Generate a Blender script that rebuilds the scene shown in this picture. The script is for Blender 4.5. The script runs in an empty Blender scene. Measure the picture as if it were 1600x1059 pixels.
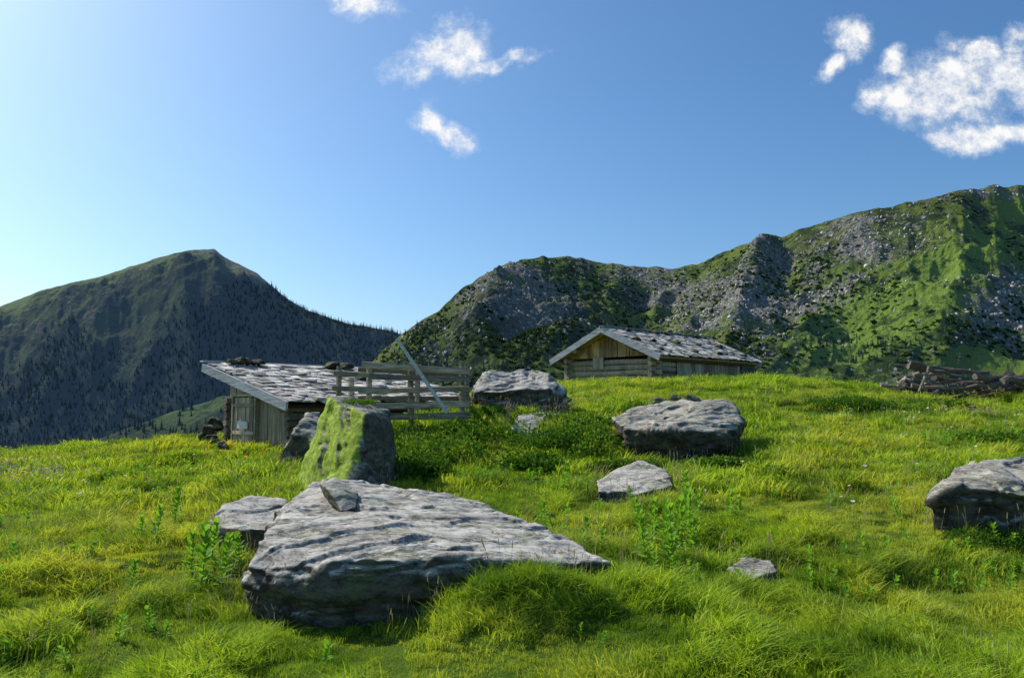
import bpy, bmesh, math, random
import numpy as np
from mathutils import Vector, Matrix
random.seed(7); rng=np.random.default_rng(7)
scene=bpy.context.scene
EYE=1.6; PITCH=math.radians(4.6); F=1244.0
CP,SP=math.cos(PITCH),math.sin(PITCH)
def UV(px,py):
    a=(px-800)/F; b=-(py-529.5)/F; dy=CP-b*SP
    return a/dy,(SP+b*CP)/dy
def S(px,py,Y):
    """survey: bearing / elevation read from the photo, plus a distance -> world metres"""
    u,v=UV(px,py); return (u*Y,Y,EYE+v*Y)

# ------------------------------------------------------------------ noise
def _h(ix,iy,iz,s):
    n=(ix*374761393+iy*668265263+iz*1274126177+s*974711)&0xFFFFFFFF
    n=((n^(n>>13))*1274126177)&0xFFFFFFFF
    n=((n^(n>>15))*2246822519)&0xFFFFFFFF
    n=n^(n>>16)
    return (n&0xFFFFFF)/16777215.0
def vn(x,y,z=0.0,s=0):
    x,y,z=np.broadcast_arrays(np.asarray(x,float),np.asarray(y,float),np.asarray(z,float))
    ix=np.floor(x).astype(np.int64);iy=np.floor(y).astype(np.int64);iz=np.floor(z).astype(np.int64)
    fx=x-ix;fy=y-iy;fz=z-iz
    fx=fx*fx*(3-2*fx);fy=fy*fy*(3-2*fy);fz=fz*fz*(3-2*fz)
    r=0
    for a in (0,1):
        wa=fx if a else 1-fx
        for b in (0,1):
            wb=fy if b else 1-fy
            for c in (0,1):
                wc=fz if c else 1-fz
                r=r+wa*wb*wc*_h(ix+a,iy+b,iz+c,s)
    return r
def fbm(x,y,z=0.0,s=0,o=4,g=0.5):
    r=0;a=1;t=0;f=1.0
    for i in range(o):
        r=r+a*vn(np.asarray(x)*f+i*17.3,np.asarray(y)*f+i*9.1,np.asarray(z)*f,s+i);t+=a;a*=g;f*=2.03
    return r/t
def ridged(x,y,s=0,o=4):
    r=0;a=1;t=0;f=1.0
    for i in range(o):
        r=r+a*(1-np.abs(2*vn(np.asarray(x)*f+i*7.7,np.asarray(y)*f,0,s+i)-1));t+=a;a*=.5;f*=2.1
    return r/t
def sstep(a,b,x):
    t=np.clip((x-a)/(b-a),0,1);return t*t*(3-2*t)

# ------------------------------------------------------------------ node helpers
def newmat(name):
    m=bpy.data.materials.new(name);m.use_nodes=True
    nt=m.node_tree;nt.nodes.clear()
    out=nt.nodes.new('ShaderNodeOutputMaterial')
    return m,nt,out
def nd(nt,t,**kw):
    n=nt.nodes.new(t)
    for k,v in kw.items(): setattr(n,k,v)
    return n
def ramp(nt,fac,stops,interp='LINEAR'):
    r=nt.nodes.new('ShaderNodeValToRGB');r.color_ramp.interpolation=interp
    e=r.color_ramp.elements
    while len(e)<len(stops): e.new(0.5)
    for i,(p,c) in enumerate(stops):
        e[i].position=p
        e[i].color=(c,c,c,1) if isinstance(c,(int,float)) else (*c,1)
    nt.links.new(fac,r.inputs['Fac']);return r.outputs['Color']
def noise(nt,vec,scale,detail=4,rough=.55,dist=0):
    n=nd(nt,'ShaderNodeTexNoise');n.inputs['Scale'].default_value=scale
    n.inputs['Detail'].default_value=detail;n.inputs['Roughness'].default_value=rough
    n.inputs['Distortion'].default_value=dist
    nt.links.new(vec,n.inputs['Vector']);return n.outputs['Fac']
def mapping(nt,vec,scale=(1,1,1),rot=(0,0,0)):
    m=nd(nt,'ShaderNodeMapping');m.inputs['Scale'].default_value=scale;m.inputs['Rotation'].default_value=rot
    nt.links.new(vec,m.inputs['Vector']);return m.outputs[0]
def mixc(nt,f,a,b,mode='MIX'):
    m=nd(nt,'ShaderNodeMix',data_type='RGBA',blend_type=mode)
    for s,v in ((m.inputs[0],f),(m.inputs[6],a),(m.inputs[7],b)):
        if isinstance(v,(int,float)): s.default_value=v
        elif isinstance(v,tuple): s.default_value=(*v,1)
        else: nt.links.new(v,s)
    return m.outputs[2]
def mth(nt,op,a,b=None,c=None,clamp=False):
    m=nd(nt,'ShaderNodeMath',operation=op,use_clamp=clamp)
    for i,v in enumerate((a,b,c)):
        if v is None: continue
        if isinstance(v,(int,float)): m.inputs[i].default_value=v
        else: nt.links.new(v,m.inputs[i])
    return m.outputs[0]
def bump(nt,h,strength,dist,prev=None):
    b=nd(nt,'ShaderNodeBump');b.inputs['Strength'].default_value=strength;b.inputs['Distance'].default_value=dist
    nt.links.new(h,b.inputs['Height'])
    if prev is not None: nt.links.new(prev,b.inputs['Normal'])
    return b.outputs[0]
def principled(nt,col,rough=.8,normal=None,spec=.2):
    p=nd(nt,'ShaderNodeBsdfPrincipled')
    if isinstance(col,tuple): p.inputs['Base Color'].default_value=(*col,1)
    else: nt.links.new(col,p.inputs['Base Color'])
    p.inputs['Roughness'].default_value=rough
    p.inputs['Specular IOR Level'].default_value=spec
    if normal is not None: nt.links.new(normal,p.inputs['Normal'])
    return p.outputs[0]

# ------------------------------------------------------------------ materials
def foliage_mat(name,ramp_stops,patch_cols=None,transl=.4,patch_scale=.35):
    m,nt,out=newmat(name)
    geo=nd(nt,'ShaderNodeNewGeometry');oi=nd(nt,'ShaderNodeObjectInfo')
    r=mth(nt,'ADD',mth(nt,'MULTIPLY',geo.outputs['Random Per Island'],.6),mth(nt,'MULTIPLY',oi.outputs['Random'],.4))
    col=ramp(nt,r,ramp_stops)
    if patch_cols:
        n=noise(nt,geo.outputs['Position'],patch_scale,3,.6)
        f=ramp(nt,n,[(.44,0.0),(.62,1.0)])
        col=mixc(nt,mth(nt,'MULTIPLY',f,.6),col,patch_cols[0])
        n2=noise(nt,geo.outputs['Position'],patch_scale*3.0,5,.68)
        f2=ramp(nt,n2,[(.47,0.0),(.60,1.0)])
        col=mixc(nt,mth(nt,'MULTIPLY',f2,.72),col,patch_cols[1])
    p=principled(nt,col,.7,None,.08)
    t=nd(nt,'ShaderNodeBsdfTranslucent')
    tc=mixc(nt,1.0,col,(1.5,1.4,.5),'MULTIPLY');nt.links.new(tc,t.inputs['Color'])
    mx=nd(nt,'ShaderNodeMixShader');mx.inputs[0].default_value=transl
    nt.links.new(p,mx.inputs[1]);nt.links.new(t.outputs[0],mx.inputs[2]);nt.links.new(mx.outputs[0],out.inputs[0])
    return m
M_grass=foliage_mat('grass_blades',[(0,(.15,.27,.02)),(.45,(.30,.44,.035)),(.8,(.46,.57,.07)),(1,(.64,.60,.28))],[(.54,.53,.09),(.07,.18,.014)],.40)
M_straw=foliage_mat('dry_stalks',[(0,(.38,.32,.17)),(1,(.60,.52,.32))],None,.3)
M_leaf=foliage_mat('broad_leaves',[(0,(.12,.28,.03)),(1,(.28,.48,.07))],None,.4)
M_shrub=foliage_mat('shrub_leaves',[(0,(.04,.10,.012)),(.7,(.09,.20,.02)),(1,(.24,.34,.04))],None,.3)
def conifer_mat():
    m,nt,out=newmat('conifer_needles')
    oi=nd(nt,'ShaderNodeObjectInfo')
    col=ramp(nt,oi.outputs['Random'],[(0,(.006,.016,.008)),(.7,(.014,.030,.012)),(1,(.05,.07,.02))])
    p=principled(nt,col,.9,None,.02)
    e=nd(nt,'ShaderNodeEmission');e.inputs[0].default_value=(.16,.34,.66,1);e.inputs[1].default_value=.03  # faint blue glow paints distance haze onto the needles
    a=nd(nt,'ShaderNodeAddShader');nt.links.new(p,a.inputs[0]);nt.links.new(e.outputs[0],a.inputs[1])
    nt.links.new(a.outputs[0],out.inputs[0]);return m
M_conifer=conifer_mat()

def rock_mat(name,rot=(0,0,0),tone=1.0,lichen=0.0,moss=0.0,dark=.9):
    m,nt,out=newmat(name)
    tc=nd(nt,'ShaderNodeTexCoord');v=tc.outputs['Object']
    st=mapping(nt,v,(1.4,2.4,8),rot)
    n1=noise(nt,st,1.3,9,.75,1.3)
    n2=noise(nt,v,2.6,7,.68)
    n3=noise(nt,v,30,6,.78)
    n5=noise(nt,mapping(nt,v,(1,1,1.6),rot),6,8,.75)
    col=ramp(nt,n1,[(.30,(.17,.155,.13)),(.40,(.38,.35,.30)),(.50,(.58,.545,.48)),(.70,(.80,.76,.69))])
    col=mixc(nt,mth(nt,'MULTIPLY',ramp(nt,n2,[(.38,1.0),(.56,0.0)]),.6),col,(.29,.25,.19))
    col=mixc(nt,mth(nt,'MULTIPLY',ramp(nt,n5,[(.40,1.0),(.49,0.0)]),.75),col,(.12,.11,.085))
    col=mixc(nt,mth(nt,'MULTIPLY',ramp(nt,n3,[(.5,0.0),(.62,1.0)]),.35),col,(.80,.78,.71))
    vo=nd(nt,'ShaderNodeTexVoronoi',feature='DISTANCE_TO_EDGE');vo.inputs['Scale'].default_value=1.2
    wst=mapping(nt,v,(.7,1.8,4.5),(rot[0],rot[1],rot[2]+.5))
    wn=nd(nt,'ShaderNodeTexNoise');wn.inputs['Scale'].default_value=2;wn.inputs['Detail'].default_value=7;wn.inputs['Roughness'].default_value=.65;nt.links.new(wst,wn.inputs['Vector'])
    vadd=nd(nt,'ShaderNodeVectorMath',operation='ADD')
    vs=nd(nt,'ShaderNodeVectorMath',operation='SCALE');vs.inputs['Scale'].default_value=1.6
    nt.links.new(wn.outputs['Color'],vs.inputs[0]);nt.links.new(wst,vadd.inputs[0]);nt.links.new(vs.outputs[0],vadd.inputs[1])
    nt.links.new(vadd.outputs[0],vo.inputs['Vector'])
    crack=ramp(nt,vo.outputs['Distance'],[(0,1.0),(.035,0.0)])
    crack=mth(nt,'MULTIPLY',crack,ramp(nt,n2,[(.40,0.0),(.54,1.0)]))
    col=mixc(nt,mth(nt,'MULTIPLY',crack,.8),col,(.05,.045,.035))
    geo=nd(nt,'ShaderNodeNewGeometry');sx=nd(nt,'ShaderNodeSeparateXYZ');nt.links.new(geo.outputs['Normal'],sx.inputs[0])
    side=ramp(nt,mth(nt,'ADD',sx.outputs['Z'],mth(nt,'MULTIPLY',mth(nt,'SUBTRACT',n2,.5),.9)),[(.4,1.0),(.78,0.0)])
    col=mixc(nt,mth(nt,'MULTIPLY',side,dark),col,mixc(nt,ramp(nt,n5,[(.44,0.0),(.64,1.0)]),(.035,.03,.023),(.15,.13,.10)))  # steep faces painted darker to deepen their shade
    if tone!=1: col=mixc(nt,1.0,col,(tone,tone,tone*.96),'MULTIPLY')
    if lichen>0:
        nl=noise(nt,v,1.8,7,.65,.2)
        lc=ramp(nt,noise(nt,v,10,7,.75),[(.35,(.13,.21,.02)),(.5,(.29,.40,.04)),(.65,(.46,.54,.11))])
        west=mth(nt,'MULTIPLY',sx.outputs['X'],-1.0)
        lf=ramp(nt,mth(nt,'ADD',west,mth(nt,'MULTIPLY',mth(nt,'SUBTRACT',nl,.5),2.2)),[(.0,0.0),(.18,.93*min(1,lichen*1.2))])
        col=mixc(nt,lf,col,lc)
        sp=ramp(nt,noise(nt,mapping(nt,v,(3,3,.9),(0,.35,0)),2.4,8,.78),[(.54,0.0),(.61,1.0)])
        col=mixc(nt,mth(nt,'MULTIPLY',sp,.55*min(1,lichen)),col,(.09,.10,.04))
    if moss>0:
        f=ramp(nt,noise(nt,v,2.6,9,.74),[(.53,0.0),(.61,1.0)])
        col=mixc(nt,mth(nt,'MULTIPLY',f,moss),col,(.20,.22,.08))
    h=mth(nt,'ADD',mth(nt,'MULTIPLY',n1,.7),mth(nt,'ADD',mth(nt,'MULTIPLY',n5,.7),mth(nt,'MULTIPLY',crack,-.6)))
    b=bump(nt,h,.65,.05);b=bump(nt,n3,.5,.010,b)
    nt.links.new(principled(nt,col,.9,b,.05),out.inputs[0]);return m

def wood_mat(name,c1,c2,c3,axis='Z'):
    m,nt,out=newmat(name)
    tc=nd(nt,'ShaderNodeTexCoord');geo=nd(nt,'ShaderNodeNewGeometry')
    sc={'X':(1,16,16),'Y':(16,1,16),'Z':(16,16,1)}[axis]
    n=noise(nt,mapping(nt,tc.outputs['Object'],sc),1.6,6,.65,.4)
    col=ramp(nt,n,[(.3,c1),(.5,c2),(.72,c3)])
    r=ramp(nt,geo.outputs['Random Per Island'],[(0,.45),(1,1.4)])
    col=mixc(nt,1.0,col,r,'MULTIPLY')
    nb=noise(nt,tc.outputs['Object'],2.5,4,.6)
    col=mixc(nt,mth(nt,'MULTIPLY',ramp(nt,nb,[(.45,0.0),(.7,1.0)]),.5),col,c1)
    b=bump(nt,n,.7,.02)
    nt.links.new(principled(nt,col,.8,b,.15),out.inputs[0]);return m
M_plank=wood_mat('weathered_planks',(.13,.10,.07),(.44,.35,.25),(.64,.54,.41),'Z')
M_plank_warm=wood_mat('warm_planks',(.16,.09,.04),(.54,.33,.15),(.74,.52,.28),'Z')
M_log=wood_mat('weathered_logs',(.07,.055,.04),(.24,.195,.145),(.42,.36,.29),'X')
M_fence=wood_mat('fence_wood',(.12,.095,.065),(.36,.295,.215),(.62,.53,.41),'X')
M_verge=wood_mat('verge_board_wood',(.20,.205,.21),(.42,.43,.45),(.58,.59,.61),'X')
M_pole=wood_mat('pole_wood',(.40,.38,.34),(.60,.58,.54),(.75,.73,.70),'X')
M_shingle=wood_mat('roof_shingles_wood',(.17,.15,.125),(.58,.53,.46),(.86,.81,.73),'X')
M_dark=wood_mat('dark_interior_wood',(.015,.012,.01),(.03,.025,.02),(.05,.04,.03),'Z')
def plain(name,c,rough=.7):
    m,nt,out=newmat(name)
    tc=nd(nt,'ShaderNodeTexCoord');n=noise(nt,tc.outputs['Object'],20,4)
    col=mixc(nt,mth(nt,'MULTIPLY',n,.35),c,tuple(x*.5 for x in c))
    nt.links.new(principled(nt,col,rough),out.inputs[0]);return m

# ------------------------------------------------------------------ mesh helpers
def mkobj(name,verts,faces,mats,parent=None,smooth=False,link=True,loc=(0,0,0)):
    me=bpy.data.meshes.new(name);me.from_pydata([tuple(v) for v in verts],[],faces);me.update()
    for mt in (mats if isinstance(mats,list) else [mats]): me.materials.append(mt)
    if smooth: me.polygons.foreach_set('use_smooth',[True]*len(me.polygons))
    ob=bpy.data.objects.new(name,me);ob.location=loc
    if link: scene.collection.objects.link(ob)
    if parent: ob.parent=parent
    return ob
class MB:
    def __init__(s): s.v=[];s.f=[]
    def box(s,c,size,R=None,jit=0):
        b=len(s.v);c=Vector(c)
        for i in range(8):
            p=Vector(((i&1)-.5,((i>>1)&1)-.5,((i>>2)&1)-.5))
            p=Vector((p.x*size[0],p.y*size[1],p.z*size[2]))
            if jit: p+=Vector((random.uniform(-jit,jit),random.uniform(-jit,jit),random.uniform(-jit,jit)))
            if R is not None: p=R@p
            s.v.append(c+p)
        for q in ((0,2,3,1),(4,5,7,6),(0,1,5,4),(2,6,7,3),(0,4,6,2),(1,3,7,5)): s.f.append([b+k for k in q])
    def beam(s,p0,p1,w,h,up=(0,0,1),jit=0.004):
        p0=Vector(p0);p1=Vector(p1);d=(p1-p0);L=d.length;x=d.normalized()
        u=Vector(up);
        if abs(x.dot(u))>.95:u=Vector((0,1,0))
        y=u.cross(x).normalized();z=x.cross(y)
        R=Matrix((x,y,z)).transposed()
        s.box((p0+p1)/2,(L,w,h),R,jit)
    def log(s,p0,p1,r0,r1,seg=8,rings=5,wob=.01):
        p0=Vector(p0);p1=Vector(p1);d=(p1-p0);x=d.normalized()
        u=Vector((0,0,1)) if abs(x.z)<.9 else Vector((0,1,0))
        y=u.cross(x).normalized();z=x.cross(y);b=len(s.v)
        for i in range(rings+1):
            t=i/rings;c=p0+d*t+y*random.uniform(-wob,wob)+z*random.uniform(-wob,wob);r=r0+(r1-r0)*t
            for k in range(seg):
                a=2*math.pi*k/seg;rr=r*random.uniform(.93,1.07)
                s.v.append(c+y*math.cos(a)*rr+z*math.sin(a)*rr)
        for i in range(rings):
            for k in range(seg):
                k2=(k+1)%seg;s.f.append([b+i*seg+k,b+i*seg+k2,b+(i+1)*seg+k2,b+(i+1)*seg+k])
        s.f.append([b+k for k in range(seg)][::-1]);s.f.append([b+rings*seg+k for k in range(seg)])
    def obj(s,name,mat,parent=None,**k): return mkobj(name,s.v,s.f,mat,parent,**k)
def empty(name,loc,rz=0):
    e=bpy.data.objects.new(name,None);scene.collection.objects.link(e);e.location=loc;e.rotation_euler=(0,0,rz);e.empty_display_size=.2;return e

def instancer(name,pos,rot,scl,idx,sources):
    coll=bpy.data.collections.new(name+'_sources')
    for o in sources: coll.objects.link(o)
    n=len(pos)
    me=bpy.data.meshes.new(name);me.vertices.add(n);me.vertices.foreach_set('co',np.asarray(pos,dtype=np.float32).ravel())
    a=me.attributes.new('rot','FLOAT_VECTOR','POINT');a.data.foreach_set('vector',np.asarray(rot,dtype=np.float32).ravel())
    a=me.attributes.new('scl','FLOAT_VECTOR','POINT')
    sc=np.asarray(scl,dtype=np.float32)
    if sc.ndim==1: sc=np.repeat(sc[:,None],3,1)
    a.data.foreach_set('vector',sc.ravel())
    a=me.attributes.new('idx','INT','POINT');a.data.foreach_set('value',np.asarray(idx,dtype=np.int32))
    ob=bpy.data.objects.new(name,me);scene.collection.objects.link(ob)
    g=bpy.data.node_groups.new(name+'_scatter','GeometryNodeTree')
    g.interface.new_socket('Geometry',in_out='INPUT',socket_type='NodeSocketGeometry')
    g.interface.new_socket('Geometry',in_out='OUTPUT',socket_type='NodeSocketGeometry')
    gi=g.nodes.new('NodeGroupInput');go=g.nodes.new('NodeGroupOutput')
    ip=g.nodes.new('GeometryNodeInstanceOnPoints');ci=g.nodes.new('GeometryNodeCollectionInfo')
    ci.inputs['Collection'].default_value=coll;ci.inputs['Separate Children'].default_value=True;ci.inputs['Reset Children'].default_value=True
    def att(nm,t):
        x=g.nodes.new('GeometryNodeInputNamedAttribute');x.data_type=t;x.inputs['Name'].default_value=nm;return x.outputs['Attribute']
    e2r=g.nodes.new('FunctionNodeEulerToRotation')
    g.links.new(gi.outputs[0],ip.inputs['Points']);g.links.new(ci.outputs[0],ip.inputs['Instance'])
    ip.inputs['Pick Instance'].default_value=True
    g.links.new(att('idx','INT'),ip.inputs['Instance Index'])
    g.links.new(att('rot','FLOAT_VECTOR'),e2r.inputs[0]);g.links.new(e2r.outputs[0],ip.inputs['Rotation'])
    g.links.new(att('scl','FLOAT_VECTOR'),ip.inputs['Scale'])
    g.links.new(ip.outputs[0],go.inputs[0])
    md=ob.modifiers.new('scatter','NODES');md.node_group=g
    return ob

# ------------------------------------------------------------------ meadow height field
ctrl=[S(*c) for c in [
 (-100,1059,4.85),(400,1059,4.85),(800,1059,4.85),(1200,1059,4.85),(1700,1059,4.85),
 (0,900,6.9),(0,780,12),(0,745,16),(0,712,20),(200,702,19),(330,688,18.6),(200,780,11.5),(350,740,13.5),
 (450,712,16),(480,755,12.2),(610,755,11.8),(395,975,6.0),(515,1020,5.5),(660,1005,5.5),(850,985,5.4),(965,905,6.4),
 (700,700,13.5),(650,662,14.8),(735,658,14.8),(560,725,13.2),(735,643,17),(880,640,17),
 (880,600,25),(1000,597,25),(1150,593,25),(1300,601,25),(1450,614,23.5),(1620,614,23),
 (1000,655,16),(1060,716,12.8),(1200,722,12),(1160,655,17),(1400,665,17),(1600,702,14),(1600,645,19),
 (990,788,9.8),(1250,802,9),(1500,845,7.9),(1170,914,6.9),(1600,902,7),(850,782,10)]]
ctrl+=[(-20,-6,-.7),(0,-6,-.6),(20,-6,-.4),(-6.5,19,.6),(-3.5,18,.8),(-4,21,.9),(-1,20,1.35),(5,30,2.25),(9,34,2.2),(2,33,2.2),
 (13,30,2.0),(20,28,1.6),(22,20,1.5),(-20,20,-.2),(-20,8,-.2),(-32,15,-1),(34,10,.6),(34,25,.9),(0,2,-.15),(-40,40,-3),(40,45,0),(0,45,1.8)]
C=np.array(ctrl);n=len(C)
def U(r2): return np.where(r2>1e-12,.5*r2*np.log(np.maximum(r2,1e-12)),0)
K=U(((C[:,None,:2]-C[None,:,:2])**2).sum(-1))+np.eye(n)*.12
Pm=np.c_[np.ones(n),C[:,:2]];A=np.block([[K,Pm],[Pm.T,np.zeros((3,3))]])
W=np.linalg.solve(A,np.r_[C[:,2],0,0,0])
BX,BY,_=S(800,900,5.75)
def hbase(x,y):
    x=np.asarray(x,float);y=np.asarray(y,float);sh=x.shape;x=x.ravel();y=y.ravel();r=np.zeros(len(x))
    for i in range(0,len(x),20000):
        xx=x[i:i+20000];yy=y[i:i+20000]
        d=(xx[:,None]-C[None,:,0])**2+(yy[:,None]-C[None,:,1])**2
        r[i:i+20000]=U(d)@W[:n]+W[n]+W[n+1]*xx+W[n+2]*yy
    ye=21.5+14*sstep(-4.5,2.5,x)
    q=np.maximum(y-ye,0);r=r-.55*q*q/(q+3)
    q=np.maximum(np.abs(x)-24,0);r=r-.4*q*q/(q+4)
    return r.reshape(sh)
def mound(x,y):
    g=lambda cx,cy,a,b:np.exp(-((x-BX-cx)/a)**2-((y-BY-cy)/b)**2)
    m=.20*g(-.25,.0,.24,.18)+.18*g(.1,.03,.28,.18)+.08*g(.5,.05,.28,.2)+.06*g(-.05,-.25,.4,.2)
    return m*(.6+.8*fbm(x*4,y*4,0,44,3))
def nearslab(x,y): return np.exp(-((x+1.15)/.95)**2-((y-5.5)/.6)**2)
def hground(x,y):
    x=np.asarray(x,float);y=np.asarray(y,float)
    h=hbase(x,y);k=1-.8*nearslab(x,y)
    h=h+((fbm(x*.9,y*.9,0,3,3)-.5)*.22+(fbm(x*2.6,y*2.6,0,9,3)-.5)*.13)*k
    return h+mound(x,y)
def hg(x,y): return float(hground(np.array([x]),np.array([y]))[0])
def axis(lo,hi,c0,c1,fine,coarse):
    a=[lo];
    while a[-1]<hi:
        x=a[-1];d=max(c0-x,x-c1,0);a.append(x+fine+ (coarse-fine)*min(1,d/20))
    return np.array(a)
ax=axis(-55,55,-9,12,.10,1.2);ay=axis(-12,62,3,15,.08,1.0)
X,Y=np.meshgrid(ax,ay);Z=hground(X,Y)
def gridfaces(ny,nx):
    i=np.arange(ny-1)[:,None]*nx+np.arange(nx-1)[None,:]
    return np.stack([i,i+1,i+nx+1,i+nx],-1).reshape(-1,4)
def gridobj(name,X,Y,Z,mat,attrs=None):
    ny,nx=X.shape;v=np.stack([X,Y,Z],-1).reshape(-1,3).astype(np.float32);f=gridfaces(ny,nx)
    me=bpy.data.meshes.new(name);me.vertices.add(len(v));me.vertices.foreach_set('co',v.ravel())
    me.loops.add(len(f)*4);me.polygons.add(len(f));me.loops.foreach_set('vertex_index',f.ravel().astype(np.int32))
    me.polygons.foreach_set('loop_start',np.arange(len(f),dtype=np.int32)*4)
    me.polygons.foreach_set('use_smooth',np.ones(len(f),dtype=bool))
    me.update(calc_edges=True);me.validate();me.materials.append(mat)
    for k,a in (attrs or {}).items():
        t=me.attributes.new(k,'FLOAT','POINT');t.data.foreach_set('value',np.asarray(a,dtype=np.float32).ravel())
    ob=bpy.data.objects.new(name,me);scene.collection.objects.link(ob);return ob
m,nt,out=newmat('meadow_soil');geo=nd(nt,'ShaderNodeNewGeometry')
a=noise(nt,geo.outputs['Position'],1.2,5,.6);b=noise(nt,geo.outputs['Position'],30,4,.7)
col=ramp(nt,a,[(.35,(.06,.12,.010)),(.6,(.12,.19,.018)),(.75,(.18,.19,.04))])
col=mixc(nt,mth(nt,'MULTIPLY',b,.6),col,(.04,.06,.01))
nt.links.new(principled(nt,col,.95,bump(nt,b,.8,.04),.05),out.inputs[0])
gridobj('meadow_ground',X,Y,Z,m)

# ------------------------------------------------------------------ rocks
footprints=[]
def hull2d(p):
    p=sorted(set(map(tuple,p)));
    def half(q):
        h=[]
        for a in q:
            while len(h)>1 and (h[-1][0]-h[-2][0])*(a[1]-h[-2][1])-(h[-1][1]-h[-2][1])*(a[0]-h[-2][0])<=0:h.pop()
            h.append(a)
        return h[:-1]
    return np.array(half(p)+half(p[::-1]))
def rock(name,pts,mat,vox=.03,strata=(0,0,1),amp=.06,lay=.03,fine=.012,sm=3,foot=.93,seed=0,groove=.01):
    pts=np.array(pts,float);c=pts.mean(0);L=pts-c
    size=(L.max(0)-L.min(0)).max()
    bm=bmesh.new()
    for p in L: bm.verts.new(p)
    r=bmesh.ops.convex_hull(bm,input=bm.verts)
    dead=[g for g in r['geom_interior']+r['geom_unused'] if isinstance(g,bmesh.types.BMVert)]
    if dead: bmesh.ops.delete(bm,geom=list(set(dead)),context='VERTS')
    me=bpy.data.meshes.new(name+'_hull');bm.to_mesh(me);bm.free()
    ob=bpy.data.objects.new(name,me);scene.collection.objects.link(ob);ob.location=c
    md=ob.modifiers.new('r','REMESH');md.mode='VOXEL';md.voxel_size=vox
    md=ob.modifiers.new('s','SMOOTH');md.iterations=sm;md.factor=.7
    dg=bpy.context.evaluated_depsgraph_get();dg.update()
    me2=bpy.data.meshes.new_from_object(ob.evaluated_get(dg));ob.modifiers.clear();ob.data=me2
    nv=len(me2.vertices);co=np.zeros(nv*3);me2.vertices.foreach_get('co',co);co=co.reshape(-1,3)
    no=np.zeros(nv*3);me2.vertices.foreach_get('normal',no);no=no.reshape(-1,3)
    s=np.array(strata,float);s/=np.linalg.norm(s)
    t1=np.cross(s,(-.5,1,.1));t1/=np.linalg.norm(t1);t2=np.cross(s,t1)
    q=co+c
    wx=(fbm(q[:,0]*.7,q[:,1]*.7,q[:,2]*.7,seed+90,3)-.5)
    a=q@t1+wx*.9;b=q@t2+(fbm(q[:,0]*.9,q[:,1]*.9,q[:,2],seed+95,4)-.5)*1.1
    h=q@s+(fbm(a*.9,b*.9,0,seed+50,4)-.5)*.45
    k=1.6/size
    d=amp*(fbm(a*k*1.6,b*k*1.6,h*k*2.2,seed,4)-.5)*2
    th=fbm(a*.7+h*2,b*1.1,0,seed+31,5,.55)*5
    fr=th-np.floor(th);step=(np.floor(th)+sstep(.0,.10,fr))/5-.5
    up=np.clip(no@s,0,1)
    d=d+lay*2.4*step*up
    gr=1-np.abs(2*fbm(a*.7,b*3.2,0,seed+70,5)-1)
    d=d-groove*sstep(.86,1.0,gr)*up
    side=1-np.abs(no@s)*.9
    blk=vn(a*1.7,b*1.7,h*5,seed+5)*3.0;fb=blk-np.floor(blk);blk=(np.floor(blk)+sstep(0,.25,fb))/3
    lyr2=fbm(a*1.2,b*1.2,h*13,seed+6,3)
    d=d+lay*side*((blk-.5)*2.2+(lyr2-.5)*1.6)
    d=d-lay*1.2*sstep(.42,.36,fbm(a*1.6,b*1.6,h*6,seed+8,4))*side
    d=d+fine*(fbm(a*6,b*6,h*9,seed+7,4)-.5)*2.6
    co=co+no*d[:,None]
    me2.vertices.foreach_set('co',co.ravel());me2.update()
    me2.polygons.foreach_set('use_smooth',[True]*len(me2.polygons))
    me2.materials.clear();me2.materials.append(mat)
    bpy.data.meshes.remove(me);me2.name=name
    if foot:
        hp=hull2d([(p[0],p[1]) for p in pts]);cc=hp.mean(0);footprints.append(cc+(hp-cc)*foot)
    return ob
def bases(lst,dz=-.3):
    o=[]
    for px,Yd,*r in lst:
        u,_=UV(px,700);x=u*Yd;o.append((x,Yd,float(hbase(np.array([x]),np.array([Yd]))[0])+dz))
    return o
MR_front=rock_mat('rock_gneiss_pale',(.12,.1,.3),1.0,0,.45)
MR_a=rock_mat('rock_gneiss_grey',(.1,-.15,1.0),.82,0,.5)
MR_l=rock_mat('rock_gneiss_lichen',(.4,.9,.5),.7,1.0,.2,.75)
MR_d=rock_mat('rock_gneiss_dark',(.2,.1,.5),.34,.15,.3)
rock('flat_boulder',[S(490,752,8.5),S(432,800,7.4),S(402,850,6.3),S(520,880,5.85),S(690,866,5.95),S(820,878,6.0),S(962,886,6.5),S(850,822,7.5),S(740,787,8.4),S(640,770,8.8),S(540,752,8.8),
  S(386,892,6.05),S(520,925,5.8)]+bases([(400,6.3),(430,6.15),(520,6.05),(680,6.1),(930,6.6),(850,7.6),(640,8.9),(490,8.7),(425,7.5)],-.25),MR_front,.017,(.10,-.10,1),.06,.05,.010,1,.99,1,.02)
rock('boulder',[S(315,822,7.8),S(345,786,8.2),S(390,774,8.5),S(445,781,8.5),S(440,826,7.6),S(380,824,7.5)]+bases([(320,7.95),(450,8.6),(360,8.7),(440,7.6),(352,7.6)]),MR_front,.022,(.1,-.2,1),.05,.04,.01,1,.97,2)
rock('stone_slab_fragment',[S(500,757,7.9),S(525,746,8.2),S(560,770,7.8),S(558,795,7.3),S(530,802,7.2),S(505,772,7.6),S(520,790,7.6),S(545,800,7.7),S(510,762,7.5),S(540,772,7.4)],MR_a,.012,(.5,.2,1),.02,.02,.006,1,0,3)
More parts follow.
